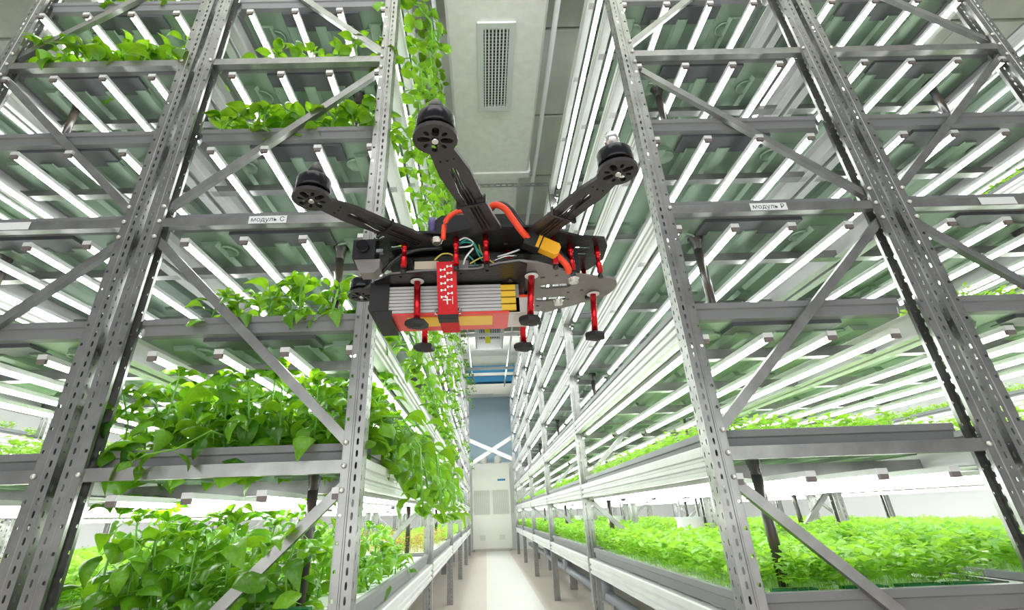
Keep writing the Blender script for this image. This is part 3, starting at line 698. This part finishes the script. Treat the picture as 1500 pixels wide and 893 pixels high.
for (a, c) in (((-.0684, .4865), (-.0673, .4875, .184)), ((.0564, .4808), (.0524, .487, .184)), ((.1346, .5356), (.1327, .545, .184)), ((-.066, .548), (-.0673, .560, .181)), ((.049, .552), (.0504, .560, .178))):
    p0 = dpt((a[0], a[1], .2308)); p1 = dpt(c); b = MB(); d = p0-p1
    b.tube([(0, 0, 0), tuple(d*.98)], .0036, 12); b.tube([tuple(d*.97), tuple(d)], .0036, 12)
    lg = dob('landing_leg', b.mesh('ll', [RED_A]), None, p1)
    b = MB(); b.lathe([(.0074, -.0008), (.0074, 0)], seg=18); ob('washer', b.mesh('wa', [WHT], True), lg, tuple(d-Vector((0, 0, .0005))))
    ob('rubber_foot', foot_mesh(.05, .05), lg, (0, 0, .001))
# screws under the plate
b = MB(); b.lathe([(.004, -.0055), (.0055, -.005), (.0058, -.001), (.0072, -.0008), (.0072, 0)], seg=14); SC2 = b.mesh('sc2', [SILV], True)
for x, y in ((.105, .497), (.096, .560), (-.045, .458)): dob('plate_screw', SC2, None, dpt((x, y, .233 if y > .48 else .266)))
# battery
bat = dob('battery', None, None, dpt((-.032, .520, .2125))) if False else None
BW, BD, BH = .146, .050, .033
bc = dpt((-.030, .5235, .2125))
b = MB(); b.box(-BW/2, BW/2, -BD/2+.001, BD/2-.001, -BH/2, BH/2, 0)
bat = dob('battery', b.mesh('bt', [CELLD]), None, bc)
b = MB(); b.box(-BW/2+.002, BW/2-.020, -BD/2-.0022, -BD/2+.001, -.0016, .0016); cm = b.mesh('cell', [CELL])
for i in range(8): ob('battery_cell', cm, bat, (0, 0, -BH/2+.0028+i*.0040))
b = MB(); b.box(BW/2-.020, BW/2-.004, -BD/2-.0026, -BD/2+.001, -.0031, .0031); ct = b.mesh('celltape', [BYEL])
for i in range(4): ob('cell_tape', ct, bat, (0, 0, -BH/2+.0046+i*.0079))
b = MB(); b.box(-BW/2, BW/2-.012, -BD/2-.001, BD/2, -BH/2-.0012, -BH/2+.001, 0); ob('red_wrap', b.mesh('rw', [BRED]), bat)
b = MB(); b.box(-BW/2+.022, BW/2-.030, -BD/2+.006, BD/2-.016, -BH/2-.0018, -BH/2-.0012, 0); ob('yellow_panel', b.mesh('yp', [BYEL]), bat)
b = MB(); b.box(BW/2-.012, BW/2+.014, -BD/2+.001, BD/2-.004, -BH/2-.001, BH/2-.016); ob('end_film', b.mesh('ef', [FILM]), bat)
b = MB(); b.box(-BW/2-.018, -BW/2+.003, -BD/2-.004, BD/2, -BH/2+.004, BH/2+.004); b.box(-BW/2-.012, -BW/2+.007, -BD/2-.003, BD/2, -BH/2-.006, -BH/2+.005); ob('end_pad', b.mesh('ep', [RUB]), bat)
b = MB(); b.tube([(BW/2-.01, -.018, .004), (BW/2+.008, -.022, .002), (BW/2+.016, -.012, .006), (BW/2+.016, .006, .022)], .0028, 8, 0); b.tube([(BW/2-.01, -.010, -.004), (BW/2+.006, -.016, -.006), (BW/2+.013, -.004, .0), (BW/2+.012, .01, .02)], .0028, 8, 1)
for i in range(5): b.tube([(BW/2-.006, -.024+.003*i, -.008+.004*i), (BW/2+.010, -.02+.004*i, -.010+.003*i), (BW/2+.014, .0, .004)], .0009, 5, 2 if i % 2 else 1)
ob('power_leads', b.mesh('pl', [ORW, BLK, SILV]), bat)
# strap with its white print
st = dob('battery_strap', None, None) if False else None
b = MB(); sw = .0105; zt = BH/2+.012; th = .0016; y0, y1 = -BD/2-.0045, BD/2+.0015
yt = .4625-.5235; zt = .2415-.2125; yb = y0
b.extr([(yb, -BH/2-.004), (yt, zt-.004), (yt+.001, zt), (yt+.005, zt+.002), (yt+.005, zt), (yt+.002, zt-.003), (yb+th, -BH/2-.003)], -sw, sw, 'x')
b.box(-sw, sw, yb, y1, -BH/2-.0038, -BH/2-.002)
st = dob('battery_strap', b.mesh('st', [REDF]), None, bc+Vector((-.005, 0, 0)))
b = MB()
def sy(z): return yb+(yt-yb)*(z+BH/2+.004)/(zt+BH/2)-.0006
def print_bar(x0_, x1_, z0_, z1_): b.quad([(x0_, sy(z0_), z0_), (x1_, sy(z0_), z0_), (x1_, sy(z1_), z1_), (x0_, sy(z1_), z1_)])
for i in range(10):
    z = zt-.007-i*.0030; x = -.0040 if i % 2 else .0030
    print_bar(x-.0030, x-.0014, z, z+.0022); print_bar(x+.0014, x+.0030, z+.0004, z+.0026); print_bar(x-.0014, x+.0014, z+.0009, z+.0016)
print_bar(-.005, .0040, -BH/2+.0095, -BH/2+.0105); print_bar(-.0010, .0004, -BH/2+.0060, -BH/2+.0130); print_bar(.0052, .0058, -BH/2+.006, -BH/2+.013)
ob('white_print', b.mesh('wp', [WHT]), st)
b = MB(); b.box(-sw-.001, sw+.001, y0-.0012, y0, -BH/2+.0015, -BH/2+.0035, 0); b.tube([(-sw-.001, y0-.001, -BH/2+.004), (-sw-.0035, y0-.001, -BH/2+.002), (-sw-.0035, y0-.001, -BH/2-.002), (-sw-.001, y0-.001, -BH/2-.003)], .0008, 6, 1)
b.tube([(sw+.001, y0-.001, -BH/2+.004), (sw+.0035, y0-.001, -BH/2+.002), (sw+.0035, y0-.001, -BH/2-.002), (sw+.001, y0-.001, -BH/2-.003)], .0008, 6, 1)
ob('strap_buckle', b.mesh('sb', [BLK, SILV]), st)
b = MB(); b.box(-sw-.0004, sw+.0004, y0-.001, y0+.001, -BH/2-.0075, -BH/2-.003); b.box(-sw, sw, y0, y0+.012, -BH/2-.0078, -BH/2-.0038); ob('strap_end', b.mesh('se2', [RUB]), st)
def smooth(P, n=5):
    P = [Vector(p) for p in P]; Q = []
    for i in range(len(P)-1):
        p0, p1, p2, p3 = P[max(i-1, 0)], P[i], P[i+1], P[min(i+2, len(P)-1)]
        for k in range(n):
            t = k/n; Q.append(.5*((2*p1)+(p2-p0)*t+(2*p0-5*p1+4*p2-p3)*t*t+(3*p1-p0-3*p2+p3)*t**3))
    return Q+[P[-1]]
# power cable and connector
cab = [(-.0376, .452, .262), (-.0350, .446, .2800), (-.0250, .444, .2900), (-.0145, .444, .2920), (-.002, .450, .288)]
b = MB(); b.tube(smooth([dpt(p) for p in cab]), .0028, 10); dob('red_loop_cable', b.mesh('rc', [ORW]))
cab = [(.004, .462, .286), (.012, .450, .2975), (.0195, .443, .2985), (.029, .440, .291), (.036, .440, .279), (.044, .442, .266), (.054, .450, .2570)]
b = MB(); b.tube(smooth([dpt(p) for p in cab]), .0036, 12); dob('red_power_cable', b.mesh('rc', [ORW]))
cab = [(.004, .470, .290), (.016, .456, .3035), (.026, .449, .3035), (.036, .447, .2945), (.046, .449, .278), (.058, .455, .262)]
b = MB(); b.tube(smooth([dpt(p) for p in cab]), .0032, 10); dob('black_power_cable', b.mesh('rc', [BLK]))
b = MB(); b.box(-.0095, .0085, -.006, .006, -.0085, .0085); q = dob('connector_sleeve', b.mesh('xs', [RUB]), None, dpt((.0575, .452, .2555)), (0, .42, .15))
b = MB(); b.extr([(-.012, -.0075), (.010, -.0075), (.013, -.004), (.013, .004), (.010, .0075), (-.012, .0075)], -.0048, .0048, 'y'); b.box(-.0125, -.009, -.0055, .0055, -.0082, .0082)
q = dob('yellow_connector', b.mesh('xt', [YELX], True), None, dpt((.0725, .4535, .2500)), (0, .42, .15))
cab = [(.082, .462, .246), (.088, .468, .243), (.094, .470, .236), (.097, .478, .232)]
b = MB(); b.tube(smooth([dpt(p) for p in cab]), .0036, 10); b.tube(smooth([dpt((p[0]+.002, p[1]+.006, p[2]+.008)) for p in cab]), .0034, 10, 1); dob('battery_lead', b.mesh('rc', [ORW, BLK]))
# electronics between the plates
def dbox(name, x0, x1, y0, y1, z0, z1, m, parent=None):
    b = MB(); c = dpt(((x0+x1)/2, (y0+y1)/2, z0)); b.box((x0-x1)/2, (x1-x0)/2, (y0-y1)/2, (y1-y0)/2, 0, z1-z0); return dob(name, b.mesh(name, [m]), parent, c)
dbox('beige_receiver', -.070, -.044, .472, .495, .2375, .2470, BEIGE)
dbox('flight_controller', -.030, .018, .480, .525, .2400, .2420, mat('green_circuit_board', (.02, .05, .03), .4))
dbox('speed_controller', .030, .062, .478, .520, .2370, .2420, BLK); dbox('speed_controller', -.100, -.075, .480, .530, .2500, .2560, BLK)
dbox('component_block', .085, .093, .486, .50, .2370, .2640, BLK); dbox('component_block', .104, .112, .488, .515, .2370, .2660, BLK); dbox('component_block', -.030, -.012, .474, .482, .2370, .2480, CELLD)
dbox('chip', -.02, .0, .478, .492, .2422, .2445, SILV); dbox('chip', .003, .015, .478, .49, .2422, .2450, BEIGE); dbox('chip', -.043, -.036, .472, .48, .2375, .2440, SILV)
for mt, pts, rr in ((TEAL, [(-.022, .464, .262), (-.012, .460, .266), (-.004, .461, .260), (-.002, .463, .252), (.004, .468, .243)], .0011), (WHT, [(-.022, .463, .258), (-.010, .459, .257), (-.006, .460, .262), (-.014, .459, .2675), (-.021, .460, .265)], .0009), (WHT, [(-.006, .462, .256), (-.014, .463, .246), (-.017, .468, .240)], .0010),
                    (TEAL, [(-.020, .462, .263), (-.008, .461, .262), (.002, .463, .250), (.012, .470, .241)], .0009), (YW, [(-.048, .468, .246), (-.040, .466, .252), (-.030, .467, .252), (-.024, .47, .246)], .0009), (YW, [(.0, .465, .262), (.004, .466, .250), (.018, .470, .240)], .0008), (WHT, [(.02, .47, .249), (.032, .465, .250), (.044, .466, .255)], .0010), (SILV, [(.015, .468, .243), (.028, .466, .247), (.04, .468, .249)], .0010),
                    (YW, [(-.01, .467, .240), (.005, .464, .246), (.016, .466, .238)], .0008), (BLK, [(-.105, .474, .236), (-.09, .468, .248), (-.07, .468, .259), (-.04, .47, .262)], .0022), (BLK, [(.015, .468, .239), (.03, .463, .242), (.045, .466, .240)], .0010), (TEAL, [(-.012, .466, .25), (-.006, .468, .244), (-.004, .472, .24)], .0010)):
    b = MB()
    P = [dpt(p) for p in pts]; Q = []
    for i in range(len(P)-1):
        p0, p1, p2, p3 = P[max(i-1, 0)], P[i], P[i+1], P[min(i+2, len(P)-1)]
        for t in (0, .25, .5, .75): Q.append(.5*((2*p1)+(p2-p0)*t+(2*p0-5*p1+4*p2-p3)*t*t+(3*p1-p0-3*p2+p3)*t**3))
    Q.append(P[-1]); b.tube(Q, rr, 6); dob('wire', b.mesh('w', [mt]))
b = MB(); c = [( -.026, 0), (-.020, .018), (.020, .018), (.027, 0), (.024, -.008), (-.024, -.008)]
# black hump housing (antenna case) on the top plate with a purple end
b.extr([(-.052, 0), (-.050, .030), (-.040, .038), (.034, .038), (.050, .024), (.056, 0)], -.02, .02); hp = dob('top_housing', b.mesh('th', [BLK], True), None, dpt((-.002, .503, .2745)))
b = MB(); b.lathe([(.016, -.004), (.016, .004)], seg=20, M=Matrix.Rotation(PI/2, 3, 'Y')); dob('purple_disc', b.mesh('pd', [PURP], True), None, dpt((-.0535, .496, .300)))
# camera head at the left end
dbox('camera_box', -.1335, -.1100, .455, .478, .2440, .2660, BLK)
b = MB(); b.extr([(-.0235, .0), (.004, .0), (.004, -.010), (-.002, -.016), (-.016, -.016)], -.008, .008); dob('camera_bracket', b.mesh('cbk', [CARB_M], True), None, dpt((-.1085, .466, .2440)))
b = MB(); b.lathe([(.0065, -.002), (.0065, .008)], seg=16, M=Matrix.Rotation(PI/2, 3, 'X')); dob('camera_lens', b.mesh('cl', [MOT], True), None, dpt((-.122, .456, .256)))
dbox('camera_wires', -.1095, -.102, .458, .464, .252, .256, SILV)
